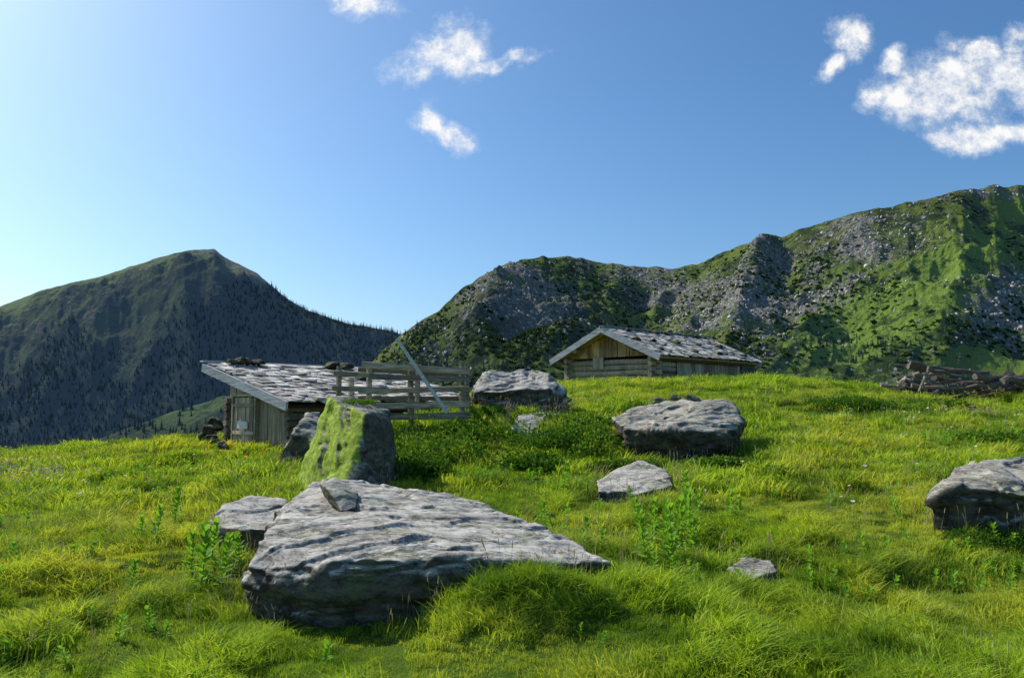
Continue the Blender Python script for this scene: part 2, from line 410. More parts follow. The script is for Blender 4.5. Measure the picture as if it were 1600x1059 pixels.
# big tilted lichen slab: broad west face leaning back, narrow dark east face, pointed crest
rock('lichen_boulder',[S(512,618,11.8),S(540,622,12.0),S(572,640,11.4),S(608,640,11.9),S(614,662,11.6),S(570,648,10.7)]+
  bases([(452,11.6),(474,10.5),(520,9.95),(562,9.95),(604,10.7),(619,11.6),(617,12.6),(498,12.8)],-.3),MR_l,.022,(.75,-.25,.45),.15,.035,.02,2,.98,4,0)
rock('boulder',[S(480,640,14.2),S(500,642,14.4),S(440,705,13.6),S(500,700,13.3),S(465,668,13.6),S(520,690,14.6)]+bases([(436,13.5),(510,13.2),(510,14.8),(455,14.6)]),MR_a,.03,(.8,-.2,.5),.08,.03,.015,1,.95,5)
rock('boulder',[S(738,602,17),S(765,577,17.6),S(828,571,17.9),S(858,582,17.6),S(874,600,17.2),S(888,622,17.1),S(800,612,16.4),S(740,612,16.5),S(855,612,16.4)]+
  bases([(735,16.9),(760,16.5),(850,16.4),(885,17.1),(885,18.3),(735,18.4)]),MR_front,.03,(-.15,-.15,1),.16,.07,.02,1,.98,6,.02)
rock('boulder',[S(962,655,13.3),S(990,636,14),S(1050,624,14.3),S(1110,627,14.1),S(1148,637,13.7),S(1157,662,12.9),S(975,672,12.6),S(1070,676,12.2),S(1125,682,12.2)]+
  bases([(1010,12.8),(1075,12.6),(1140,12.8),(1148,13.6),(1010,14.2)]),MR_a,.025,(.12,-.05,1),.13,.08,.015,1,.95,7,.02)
for k,(a,b,c) in enumerate([(1030,622,14.1),(1055,617,14.2),(1080,618,14.1)]):
    p=np.array(S(a,b+3,c));s=.08+.03*(k!=1)
    rock('stone',[p+np.array(q)*s*np.array([1.2,1,.7]) for q in [(-1,-1,-.8),(1,-1,-.8),(1,1,-.8),(-1,1,-.8),(-.6,-.6,.5),(.7,-.3,.3),(0,.7,1),(-.9,.2,.5),(1.2,.2,-.2)]],MR_d,.012,(.3,.1,1),.02,.01,.006,1,0,20+k,0)
rock('flat_rock',[S(932,754,10.3),S(962,734,11.0),S(1003,720,11.4),S(1042,734,11.0),S(1053,760,10.2),S(1005,770,9.8),S(935,768,9.8)]+bases([(930,9.8),(1055,10),(1040,11.4),(960,11.3),(1000,9.6)],-.3),MR_front,.018,(.05,-.1,1),.05,.03,.01,1,1.1,8)
rock('boulder',[S(1452,785,8.0),S(1466,748,8.4),S(1520,724,8.8),S(1600,709,9.1),S(1720,700,9.2),S(1800,760,8.8),S(1490,762,7.9),S(1600,775,7.7),S(1720,790,7.8)]+
  bases([(1458,8.05),(1530,7.8),(1650,7.75),(1800,8),(1800,9.5),(1480,9)]),MR_a,.02,(-.25,-.1,1),.12,.06,.012,1,.97,9,.02)
rock('flat_stone',[S(1135,890,6.95),S(1162,873,7.25),S(1205,875,7.25),S(1216,892,6.95),S(1172,905,6.7)]+bases([(1140,6.8),(1210,6.9),(1175,7.2)],-.15),MR_a,.012,(0,0,1),.02,.015,.006,1,1.3,10,0)
rock('stone',[S(795,668,14.2),S(812,650,14.5),S(850,652,14.5),S(848,688,13.8),S(800,692,13.6)]+bases([(795,13.6),(850,13.8),(850,14.8),(795,14.8)]),MR_front,.02,(.2,-.3,1),.05,.03,.01,1,1.1,11)
rock('stone',[S(800,648,15.5),S(840,641,15.7),S(882,648,15.6),S(880,660,15.2),S(805,660,15.2)]+bases([(800,15.2),(880,15.2),(880,15.9),(800,15.9)]),MR_a,.025,(.2,-.3,1),.04,.03,.01,1,1.05,12)
for k,(a,b,c,s) in enumerate([(326,676,18.2,.17),(336,664,18.6,.18),(333,688,17.9,.15),(347,697,17.3,.13),(318,688,18.3,.14),(1420,606,22.5,.3),(1450,609,22.3,.22),(1540,606,22.6,.3),(1585,608,22.3,.25),(1395,612,23,.2)]):
    p=np.array(S(a,b,c))
    rock('stone',[p+np.array(q)*s*rng.uniform(.8,1.2,3) for q in [(-1,-1,-.8),(1,-1,-.8),(1,1,-.8),(-1,1,-.8),(-.6,-.6,.8),(.7,-.3,.5),(0,.7,1),(-.9,.2,.5),(1.2,.2,-.2)]],MR_d if k<5 else MR_a,.03,(.3,.1,1),.05,.03,.01,1,0,30+k,0)

# ------------------------------------------------------------------ huts
def stones_on(parent,pts,seed=0):
    for k,(x,y,z,s) in enumerate(pts):
        q=[(-1,-1,-.3),(1,-1,-.3),(1,1,-.3),(-1,1,-.3),(-.6,-.6,.45),(.7,-.5,.35),(.2,.7,.5),(-.9,.2,.3),(1.2,.2,0)]
        bm=bmesh.new()
        for p in q: bm.verts.new(np.array(p)*s*rng.uniform(.8,1.2,3))
        bmesh.ops.convex_hull(bm,input=bm.verts)
        bmesh.ops.bevel(bm,geom=bm.edges[:],offset=s*.15,segments=1,affect='EDGES')
        me=bpy.data.meshes.new('roof_stone');bm.to_mesh(me);bm.free();me.materials.append(MR_d)
        o=bpy.data.objects.new('roof_stone',me);scene.collection.objects.link(o);o.parent=parent;o.location=(x,y,z);o.rotation_euler=(0,0,random.random()*6)
def shingle_slope(mb,x0,z0,x1,z1,y0,y1,row=.30):
    L=math.hypot(x1-x0,z1-z0);ang=math.atan2(z0-z1,abs(x1-x0));sg=1 if x1>x0 else -1
    nrow=int(L/row)
    for i in range(nrow,-1,-1):
        d=min(i*row+row*.5,L-row*.3);cx=x0+(x1-x0)*d/L;cz=z0+(z1-z0)*d/L
        y=y0
        while y<y1:
            w=random.uniform(.13,.34);w=min(w,y1-y+.05)
            th=random.uniform(.02,.055);ll=row*random.uniform(1.3,1.75)
            R=Matrix.Rotation(sg*(ang-.075+random.uniform(-.05,.05)),3,'Y')@Matrix.Rotation(random.uniform(-.07,.07),3,'X')@Matrix.Rotation(random.uniform(-.09,.09),3,'Z')
            mb.box((cx+random.uniform(-.05,.05),y+w/2,cz+.06+random.uniform(-.01,.035)),(ll,w*.95,th),R,.007)
            y+=w
def planks(mb,a,b,zb,ztopf,w=(.14,.26),t=.03,jit=.006):
    a=Vector(a);b=Vector(b);L=(b-a).length;d=(b-a)/L;n=Vector((-d.y,d.x));s=0
    while s<L:
        ww=min(random.uniform(*w),L-s);
        if ww<.03: break
        c=a+d*(s+ww/2);zt=ztopf((s+ww/2)/L)
        R=Matrix.Rotation(math.atan2(d.y,d.x),3,'Z')
        o=n*random.uniform(-.012,.012)
        mb.box((c.x+o.x,c.y+o.y,(zb+zt)/2),(ww*.94,t,zt-zb),R,jit);s+=ww

A0=Vector(S(322,571,18.4));B0=Vector(S(447,630,16.0))
gd=Vector((B0.x-A0.x,B0.y-A0.y));Wd=gd.length;rz=math.atan2(gd.y,gd.x)
shed=empty('stone_roofed_shed',(A0.x,A0.y,0),rz)
zh=A0.z;zl=B0.z;LEN=5.2
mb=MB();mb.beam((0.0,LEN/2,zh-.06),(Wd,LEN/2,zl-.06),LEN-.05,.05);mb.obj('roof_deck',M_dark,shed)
mb=MB();shingle_slope(mb,.02,zh,Wd,zl,0,LEN,.27);mb.obj('roof_shingles',M_shingle,shed)
mb=MB()
mb.beam((-.10,-.03,zh-.04),(Wd+.08,-.03,zl-.06),.05,.19)
mb.beam((-.10,LEN+.03,zh-.04),(Wd+.08,LEN+.03,zl-.06),.05,.19)
mb.beam((-.12,-.06,zh+.10),(-.12,LEN,zh+.10),.16,.04)
mb.obj('verge_boards',M_verge,shed)
mb=MB()
for t in (.08,.5,.93): mb.log((t*Wd,.0,zh-(zh-zl)*t-.17),(t*Wd,LEN,zh-(zh-zl)*t-.17),.07,.07)
mb.obj('purlins',M_log,shed)
wx0,wx1,wy=.62,Wd-.22,.30
zt=lambda x: zh-(zh-zl)*(x/Wd)-.10
mb=MB();planks(mb,(wx0,wy),(wx1,wy),.2,lambda t:zt(wx0+(wx1-wx0)*t),(.12,.2))
mb.obj('gable_planks',M_plank,shed)
mb=MB();
for i in range(9):
    z=.3+i*.17
    if z<zl-.15: mb.log((wx1,wy-.16,z),(wx1,LEN-.4,z),.085,.08,8,6)
    mb.log((wx0,wy-.12,z+.0),(wx0,LEN-.4,z),.085,.08,8,6)
mb.obj('log_walls',M_log,shed)
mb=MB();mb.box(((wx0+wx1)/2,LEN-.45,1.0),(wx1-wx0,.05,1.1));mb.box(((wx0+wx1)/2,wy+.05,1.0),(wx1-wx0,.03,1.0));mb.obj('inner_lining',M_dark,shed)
mb=MB();dx0,dx1=.95,1.85;dz0,dz1=.72,1.72
planks(mb,(dx0,wy-.06),(dx1,wy-.06),dz0,lambda t:dz1,(.15,.2),.03)
mb.beam((dx0,wy-.09,.95),(dx1,wy-.09,.95),.03,.07);mb.beam((dx0,wy-.09,1.55),(dx1,wy-.09,1.55),.03,.07)
mb.obj('door',M_plank,shed)
mb=MB();mb.beam((dx0-.05,wy-.06,.65),(dx0-.05,wy-.06,1.78),.06,.08);mb.beam((dx1+.05,wy-.06,.65),(dx1+.05,wy-.06,1.76),.06,.08);mb.beam((dx0-.1,wy-.07,1.78),(dx1+.1,wy-.07,1.78),.06,.07)
mb.obj('door_frame',M_fence,shed)
mb=MB();mb.box((1.42,wy-.12,1.12),(.42,.02,.16),None,.01);mb.obj('pale_board',plain('pale_board',(.7,.72,.72)),shed)
stones_on(shed,[(.3,.75,zh+.12,.21),(.35,1.1,zh+.10,.17),(.3,.5,zh+.1,.14),(.35,3.2,zh+.10,.22),(.33,3.6,zh+.09,.19),(1.5,3.3,zt(1.5)+.24,.16),(.25,4.7,zh+.10,.22),(2.6,1.8,zt(2.6)+.22,.13)])

Pk=Vector(S(942,514,29.2));Rt=Vector(S(1027,551,27.5));Lt=Vector(S(864,567,31.0))
g2=Vector((Rt.x-Lt.x,Rt.y-Lt.y));HW=g2.length/2;rz2=math.atan2(g2.y,g2.x)
hut=empty('log_hut',((Rt.x+Lt.x)/2,(Rt.y+Lt.y)/2,0),rz2)
zr=Pk.z;ze=(Rt.z+Lt.z)/2;L2=7.0
mb=MB();mb.beam((-.0,L2/2,zr-.05),(HW,L2/2,ze-.05),L2-.05,.05);mb.beam((-.0,L2/2,zr-.05),(-HW,L2/2,ze-.05),L2-.05,.05);mb.obj('roof_deck',M_plank_warm,hut)
mb=MB();shingle_slope(mb,.02,zr,HW,ze,0,L2,.30);shingle_slope(mb,-.02,zr,-HW,ze,0,L2,.30);mb.obj('roof_shingles',M_shingle,hut)
mb=MB()
for yy in (-.03,L2+.03):
    mb.beam((.0,yy,zr-.01),(HW+.12,yy,ze-.07),.05,.22);mb.beam((.0,yy-.002,zr-.01),(-HW-.12,yy-.002,ze-.07),.05,.22)
mb.beam((0.05,-.1,zr+.11),(0.05,L2,zr+.11),.2,.04)
mb.obj('verge_boards',M_verge,hut)
mb=MB();sl=(zr-ze)/HW
for t in (-.92,-.55,0,.55,.92): mb.log((t*HW,-.0,zr-sl*abs(t)*HW-.16),(t*HW,L2,zr-sl*abs(t)*HW-.16),.09,.09)
mb.obj('purlins',M_log,hut)
gw=HW-.48;gy=.5
mb=MB();planks(mb,(-gw,gy),(gw,gy),ze+.05,lambda t:zr-sl*abs(-gw+2*gw*t)-.08,(.16,.28),.04)
mb.obj('gable_planks',M_plank_warm,hut)
mb=MB()
z=1.5
while z<ze+.05:
    mb.log((-gw-.25,gy+.02,z),(gw+.25,gy+.02,z),.105,.095,8,8,.012)
    mb.log((gw,gy-.3,z+.1),(gw,L2-.5,z+.1),.10,.10,8,8,.012)
    mb.log((-gw,gy-.3,z+.1),(-gw,L2-.5,z+.1),.10,.10,8,8,.012)
    mb.log((-gw-.25,L2-.8,z),(gw+.25,L2-.8,z),.1,.1,8,8,.012)
    z+=.2
mb.obj('log_walls',M_plank,hut)
mb=MB();planks(mb,(gw+.13,gy+1.2),(gw+.13,L2-.6),1.6,lambda t:ze+.02,(.16,.26),.03);mb.obj('side_planks',M_plank,hut)
mb=MB();mb.box((-.5,gy-.11,ze-.15),(.5,.05,.45));mb.obj('shutter',M_plank,hut)
pts=[]
for y in np.arange(.6,L2,.75):
    for t in (.08,.5,.86):
        if random.random()<.75: pts.append((t*HW,y+random.uniform(-.2,.2),zr-sl*t*HW+.13,random.uniform(.11,.2)))
stones_on(hut,pts)

# ------------------------------------------------------------------ pen fence
fence=empty('wooden_fence',(0,0,0))
mb=MB()
posts=[(530,572,14.4),(549,590,15.0),(577,566,14.5),(641,570,14.6),(653,578,16.2),(721,566,14.7),(730,572,16.0)]
for px,py,yd in posts:
    p=S(px,py,yd);mb.log((p[0]+random.uniform(-.03,.03),p[1],hg(p[0],yd)-.25),p,.06,.05,7,4,.006)
mb.obj('posts',M_fence,fence)
mb=MB()
def rail(a,b,h=.09,w=.05):
    mb.beam(S(*a),S(*b),w,h,jit=.015)
rail((520,583,14.3),(612,588,14.5));rail((520,606,14.3),(608,609,14.5),.10);rail((524,630,14.35),(600,634,14.5))
rail((566,570,14.45),(733,581,14.6),.10);rail((580,588,14.4),(735,593,14.62),.09);rail((560,612,14.4),(732,606,14.62),.09)
rail((575,634,14.4),(733,631,14.62),.10);rail((600,651,14.45),(735,649,14.62),.11)
rail((560,577,16.3),(735,585,16.2),.08);rail((560,622,16.3),(735,622,16.2),.08)
rail((727,580,14.7),(733,586,16.3));rail((727,606,14.7),(733,609,16.3));rail((727,632,14.7),(733,630,16.3))
mb.obj('rails',M_fence,fence)
mb=MB();mb.beam(S(620,529,14.25),S(699,645,14.1),.04,.055);mb.obj('wooden_pole',M_pole)
pile=empty('log_pile',(0,0,0));mb=MB();rp=random.Random(3)
for k in range(60):
    px=rp.uniform(1415,1700);yd=rp.uniform(21.4,23.0);x=UV(px,600)[0]*yd
    prof=.28+.50*math.exp(-((px-1445)/28)**2)+.36*math.exp(-((px-1560)/60)**2)
    z=hg(x,yd)+rp.uniform(.05,prof);az=rp.gauss(.1,.5);L=rp.uniform(.6,2.1);tl=rp.gauss(0,.14)
    d=Vector((math.cos(az)*math.cos(tl),math.sin(az)*math.cos(tl),math.sin(tl)))*L/2;c=Vector((x,yd,z));r=rp.choice([.02,.03,.05,.07,.09,.11])
    if k%4==0: mb.beam(c-d,c+d,.16,.03,(rp.uniform(-.5,.5),0,1),.01)
    else: mb.log(c-d,c+d,r,r*.6,7,6,.04+r*.3)
for a,b,r in [((1422,566,21.8),(1500,590,21.6),.07),((1420,570,22),(1545,584,22.2),.08),((1452,574,21.6),(1435,612,21.5),.05)]: mb.log(S(*a),S(*b),r,r*.6,8,6,.04)
mb.obj('logs',M_log,pile)

# ------------------------------------------------------------------ vegetation sources
def tuft(name,nb,rad,hmin,hmax,w,lean,seed,mat=M_grass):
    r=random.Random(seed);v=[];f=[]
    for i in range(nb):
        a=r.random()*6.283;d=rad*math.sqrt(r.random());x=d*math.cos(a);y=d*math.sin(a)
        h=r.uniform(hmin,hmax);az=r.gauss(0,1.1);ln=lean*r.uniform(.2,1.5)
        dx,dy=math.cos(az),math.sin(az);fa=r.random()*6.283;wx,wy=math.cos(fa),math.sin(fa)
        ww=w*r.uniform(.7,1.3);b=len(v)
        for k,(t,wf) in enumerate(((0,1),(.4,.85),(.75,.55))):
            off=ln*h*t*t*1.4;zz=h*(t-.28*ln*t*t)
            cx=x+dx*off;cy=y+dy*off
            v.append((cx-wx*ww*wf/2,cy-wy*ww*wf/2,zz-.015*(k==0)));v.append((cx+wx*ww*wf/2,cy+wy*ww*wf/2,zz-.015*(k==0)))
        off=ln*h*1.4;v.append((x+dx*off,y+dy*off,h*(1-.28*ln-.1*ln)))
        f+=[[b,b+1,b+3,b+2],[b+2,b+3,b+5,b+4],[b+4,b+5,b+6]]
    return mkobj(name,v,f,mat,link=False)
near=[tuft('grass_tuft',62,.12,.022,.065,.005,.65,s) for s in range(3)]+[tuft('grass_tuft',45,.06,.05,.12,.0052,.7,s+10) for s in range(2)]
far=[tuft('grass_tuft',70,.24,.035,.08,.011,.55,s+20) for s in range(3)]+[tuft('grass_tuft',50,.14,.07,.14,.012,.55,s+30) for s in range(2)]
def inpoly(x,y,poly):
    ins=np.zeros(len(x),bool);n=len(poly);j=n-1
    for i in range(n):
        xi,yi=poly[i];xj,yj=poly[j]
        c=((yi>y)!=(yj>y))&(x<(xj-xi)*(y-yi)/(yj-yi+1e-12)+xi);ins^=c;j=i
    return ins
def foot(e,x0,x1,y0,y1):
    c,s=math.cos(e.rotation_euler.z),math.sin(e.rotation_euler.z)
    return np.array([(e.location.x+c*x-s*y,e.location.y+s*x+c*y) for x,y in ((x0,y0),(x1,y0),(x1,y1),(x0,y1))])
footprints.append(foot(shed,.5,Wd-.2,.25,LEN-.4));footprints.append(foot(hut,-gw,gw,gy,L2-.8))
def scatter(y0,y1,dens,margin=1.2,half=.70):
    w=half*y1+margin;N=int(dens*2*w*(y1-y0))
    x=rng.uniform(-w,w,N);y=rng.uniform(y0,y1,N)
    k=np.abs(x)<half*y+margin;x=x[k];y=y[k]
    k=np.zeros(len(x),bool)
    for p in footprints:k|=inpoly(x,y,p)
    return x[~k],y[~k]
def grass(name,parts,src,sc0):
    P=[];R=[];Sc=[];I=[]
    for (y0,y1,dens) in parts:
        x,y=scatter(y0,y1,dens);z=hground(x,y)
        wind=(fbm(x*.8,y*.8,0,77,3)-.5)*12+.2+rng.normal(0,.7,len(x))
        tall=fbm(x*2.2,y*2.2,0,88,4)
        s=sc0*(.6+1.0*sstep(.42,.68,tall))*rng.uniform(.65,1.35,len(x))*(1-.4*nearslab(x,y))
        i=np.where(tall+rng.normal(0,.06,len(x))>.58,rng.integers(3,5,len(x)),rng.integers(0,3,len(x)))
        P.append(np.c_[x,y,z]);R.append(np.c_[rng.normal(0,.12,len(x)),rng.normal(0,.12,len(x)),wind]);Sc.append(s);I.append(i)
    instancer(name,np.vstack(P),np.vstack(R),np.concatenate(Sc),np.concatenate(I),src)
grass('meadow_grass',[(2.5,10,175)],near,1.0)
grass('meadow_grass',[(10,15,60),(15,25,34),(25,37,12)],far,1.0)
N=800;x=rng.normal(BX+.02,.38,N);y=rng.normal(BY-.05,.18,N)
srcm=[tuft('grass_tuft',50,.06,.04,.15,.0055,.9,s+40) for s in range(2)]
k=(mound(x,y)>.03)
x=x[k];y=y[k];N=len(x)
instancer('grass_mound',np.c_[x,y,hground(x,y)-.01],np.c_[rng.normal(0,.35,N),rng.normal(0,.35,N),rng.uniform(0,6.28,N)],rng.uniform(.4,1.3,N),rng.integers(0,2,N),srcm)

def stalk(seed):
    r=random.Random(seed);mb=MB()
    for i in range(5):
        x=r.uniform(-.08,.08);y=r.uniform(-.08,.08);h=r.uniform(.15,.33);lx=r.uniform(-.1,.14);ly=r.uniform(-.08,.08)
        mb.log((x,y,0),(x+lx,y+ly,h),.0014,.001,3,2,0)
        mb.log((x+lx,y+ly,h),(x+lx*1.3+.01,y+ly*1.2,h+.06),.004,.002,4,2,0)
    return mb.obj('stalk',M_straw,link=False)
x,y=scatter(4.6,22,3.0);k=fbm(x*.6,y*.6,0,5,3)+rng.normal(0,.1,len(x))>.54
x=x[k];y=y[k]
xe=[];ye=[]
for fp in footprints:
    for i in range(len(fp)):
        a=fp[i];b=fp[(i+1)%len(fp)];c=fp.mean(0)
        for _ in range(int(np.linalg.norm(b-a)*5)):
            p=a+(b-a)*rng.random();p=c+(p-c)*(1+rng.uniform(.04,.18));xe.append(p[0]);ye.append(p[1])
xe=np.array(xe);ye=np.array(ye);kk=np.zeros(len(xe),bool)
for fp in footprints: kk|=inpoly(xe,ye,fp)
xe=xe[~kk];ye=ye[~kk]
x=np.r_[x,xe];y=np.r_[y,ye]
instancer('grass_seed_stalks',np.c_[x,y,hground(x,y)],np.c_[rng.normal(0,.1,len(x)),rng.normal(0,.1,len(x)),rng.uniform(0,6.28,len(x))],rng.uniform(.6,1.1,len(x)),rng.integers(0,4,len(x)),[stalk(s) for s in range(4)])
x=np.concatenate([xe+rng.normal(0,.08,len(xe)) for _ in range(2)]);y=np.concatenate([ye+rng.normal(0,.08,len(ye)) for _ in range(2)])
k=np.zeros(len(x),bool)
for p in footprints:k|=inpoly(x,y,p)
x=x[~k];y=y[~k]
instancer('rock_edge_grass',np.c_[x,y,hground(x,y)],np.c_[rng.normal(0,.1,len(x)),rng.normal(0,.1,len(x)),rng.uniform(0,6.28,len(x))],rng.uniform(.45,1.15,len(x)),rng.integers(0,2,len(x)),[tuft('grass_tuft',18,.10,.08,.17,.005,.6,s+60) for s in range(2)])

def leaf(v,f,base,d,L,w,droop):
    d=Vector(d).normalized();side=d.cross(Vector((0,0,1)))
    side=side.normalized() if side.length>.1 else Vector((1,0,0));b=len(v);base=Vector(base)
    for i in range(5):
        t=i/4;ww=w*math.sin(math.pi*min(1,.08+t*.92))**.8*.5 if i<4 else 0.001
        c=base+d*L*t+Vector((0,0,-droop*L*t*t))
        v.append(c-side*ww+Vector((0,0,ww*.35)));v.append(c);v.append(c+side*ww+Vector((0,0,ww*.35)))
    for i in range(4):
        for k in (0,1): f.append([b+i*3+k,b+i*3+k+1,b+i*3+k+4,b+i*3+k+3])
def plantmesh(seed,H,nl=10,L0=1.0):
    r=random.Random(seed);mb=MB();mb.log((0,0,-.02),(r.uniform(-.03,.03),r.uniform(-.03,.03),H),.007,.004,5,4,.003)
    v=mb.v;f=mb.f
    for i in range(nl):
        z=H*(.12+.88*i/(nl-1));
        for j in (0,1,2):
            a=i*1.3+j*2.1+r.uniform(-.3,.3);el=.45+.9*i/nl
            leaf(v,f,(0,0,z),(math.cos(a)*math.cos(el),math.sin(a)*math.cos(el),math.sin(el)),L0*r.uniform(.12,.19)*(1-.3*i/nl),L0*r.uniform(.045,.065),r.uniform(.1,.4))
    me=bpy.data.meshes.new('gentian_plant');me.from_pydata([tuple(q) for q in v],[],f);me.materials.append(M_leaf);return me
pm=[plantmesh(s,.40) for s in range(4)]
def yground(px,py):
    u,v=UV(px,py);yy=np.linspace(4.6,40,1500);h=hbase(u*yy,yy);g=EYE+v*yy
    i=np.argmax(g<h) if (g<h).any() else len(yy)-1;return u*yy[i],yy[i]
for k,(px,py,s) in enumerate([(312,930,1.2),(345,917,1.0),(372,905,.85),(298,900,.9),(205,917,.6),(240,855,.95),(272,810,.95),(415,825,.9),(330,890,.95),(1010,888,1.0),(1035,878,1.1),(1060,860,1.2),(1075,838,1.05),(1020,850,1.0),(1050,900,.9),(1140,818,.8),(1155,822,.7),(880,778,.9),(915,856,.7),(850,822,.7),(985,797,.55),(1515,830,.7),(1000,828,.8),(1085,870,.9),(672,960,.6),(218,850,.7),(1070,795,.9),(1045,845,.9),(1090,820,.8)]):
    x,y=yground(px,py)
    o=bpy.data.objects.new('gentian_plant',pm[k%4]);scene.collection.objects.link(o);o.location=(x,y,hg(x,y));o.scale=(s,s,s);o.rotation_euler=(random.uniform(-.12,.12),random.uniform(-.12,.12),random.random()*6)
x,y=scatter(5,17,9.0);k=fbm(x*.7,y*.7,0,123,3)+rng.normal(0,.05,len(x))+.10*np.exp(-((x-1.2)/2.5)**2)>.56;x=x[k];y=y[k]
hs_=[bpy.data.objects.new('herb',plantmesh(s+10,.14,5,.6)) for s in range(3)]
instancer('meadow_herbs',np.c_[x,y,hground(x,y)],np.c_[rng.normal(0,.2,len(x)),rng.normal(0,.2,len(x)),rng.uniform(0,6.28,len(x))],rng.uniform(.5,1.15,len(x)),rng.integers(0,3,len(x)),hs_)

_cx=np.linspace(-20,25,226);_cy=np.linspace(4,40,181);_cz=hbase(*np.meshgrid(_cx,_cy))
def hg0(x,y):
    i=min(max((x+20)/.2,0),224.99);j=min(max((y-4)/.2,0),179.99);a=int(i);b=int(j);i-=a;j-=b
    return _cz[b,a]*(1-i)*(1-j)+_cz[b,a+1]*i*(1-j)+_cz[b+1,a]*(1-i)*j+_cz[b+1,a+1]*i*j
def shrub(px,py,rx,ry,rzz,nl,ls,mat=M_shrub):
    x,y=yground(px,py)
    v=[];f=[];blobs=[(rng.normal(0,.45,2),rng.uniform(.35,.7)) for _ in range(9)]
    for i in range(nl):
        (o,s)=blobs[rng.integers(0,9)]
        d=rng.normal(0,1,3);d/=np.linalg.norm(d);d[2]=abs(d[2]);rr=rng.uniform(.6,1.05)*s
        lx=o[0]*rx+d[0]*rr*rx;ly=o[1]*ry+d[1]*rr*ry
        zz=d[2]*rr*rzz*2.2+.03
        c=np.array([lx,ly,hg0(x+lx,y+ly)-hg0(x,y)+zz])
        a=rng.normal(0,1,3)+d*.6+np.array([0,0,.4]);a/=np.linalg.norm(a);b=np.cross(a,rng.normal(0,1,3));b/=np.linalg.norm(b)
        l=ls*rng.uniform(.6,1.4);k=len(v)
        v+=[c,c+a*l*.5+b*l*.28,c+a*l,c+a*l*.5-b*l*.28];f.append([k,k+1,k+2,k+3])
    mkobj('alpine_shrub',v,f,mat,loc=(x,y,hg(x,y)))
for a in [(870,705,.75,.45,.26,5200,.05),(930,700,.7,.5,.28,5200,.05),(840,735,.5,.4,.18,3500,.05),(970,740,.6,.3,.14,2800,.05),
          (900,668,.8,.4,.18,3200,.055),(640,750,.6,.5,.26,4600,.05),(680,715,.8,.6,.26,4800,.055),(740,695,.6,.5,.18,3600,.05),(690,680,.7,.4,.18,3600,.05),
          (1325,642,1.1,.5,.17,3800,.06),(1560,695,.9,.4,.14,3000,.055),(770,655,.6,.3,.14,2000,.05),(1450,640,.7,.3,.12,1800,.06),(1010,645,.5,.3,.12,1600,.05),
          (1110,735,.7,.3,.12,2600,.045),(1200,745,.5,.25,.09,1800,.045),(1560,860,.5,.2,.06,1800,.03)]: shrub(*a)
for px,py,Yd,rx,ry,rh,nl,ls in [(560,630,11.7,.26,.2,.03,500,.06),(630,802,7.9,.15,.10,.03,800,.03)]:
    p=S(px,py,Yd);v=[];f=[]
    for i in range(nl):
        th=rng.random()*6.28;r=math.sqrt(rng.random());c=np.array([math.cos(th)*r*rx,math.sin(th)*r*ry,rng.uniform(-.02,rh)]);d=rng.normal(0,.5,3)+np.array([0,0,1]);d/=np.linalg.norm(d)
        b=np.cross(d,rng.normal(0,1,3));b/=np.linalg.norm(b);k=len(v);v+=[c-b*ls*.12,c+b*ls*.12,c+d*ls];f.append([k,k+1,k+2])
    mkobj('turf_patch',v,f,M_shrub,loc=p)

def flower(col,name,h):
    m=foliage_mat(name,[(0,col),(1,col)],None,.3)
    mb=MB();mb.log((0,0,0),(.01,0,h),.0012,.0012,3,1,0);
    for k in range(6):
        a=k*1.047;b=a+.45;c=a-.45;i=len(mb.v);r=.017
        mb.v+=[Vector((.01,0,h)),Vector((.01+r*math.cos(c),r*math.sin(c),h+.004)),Vector((.01+r*1.3*math.cos(a),r*1.3*math.sin(a),h+.006)),Vector((.01+r*math.cos(b),r*math.sin(b),h+.004))]
        mb.f.append([i,i+1,i+2,i+3])
    return mb.obj(name,m,link=False)
fl=[flower((.75,.75,.7),'white_flower',.17),flower((.75,.5,.03),'yellow_flower',.15),flower((.35,.2,.5),'violet_flower',.16)]
pos=[];idx=[]
for cx,cy,sx,sy,N,ty in [(25,745,55,9,320,0),(100,740,150,20,80,1),(300,735,100,20,80,2),(1450,660,150,30,110,1),(1250,740,200,30,40,1),(1560,640,60,15,110,0),(410,705,50,10,90,2),(1300,780,220,30,25,0)]:
    for i in range(N):
        x,y=yground(rng.normal(cx,sx),min(max(rng.normal(cy,sy),650),830));pos.append((x,y));idx.append(ty if rng.random()<.8 else int(rng.integers(0,3)))
pos=np.array(pos)
instancer('wildflowers',np.c_[pos,hground(pos[:,0],pos[:,1])],np.c_[rng.normal(.2,.3,len(pos)),rng.normal(0,.3,len(pos)),rng.uniform(0,6,len(pos))],rng.uniform(.7,1.4,len(pos)),idx,fl)

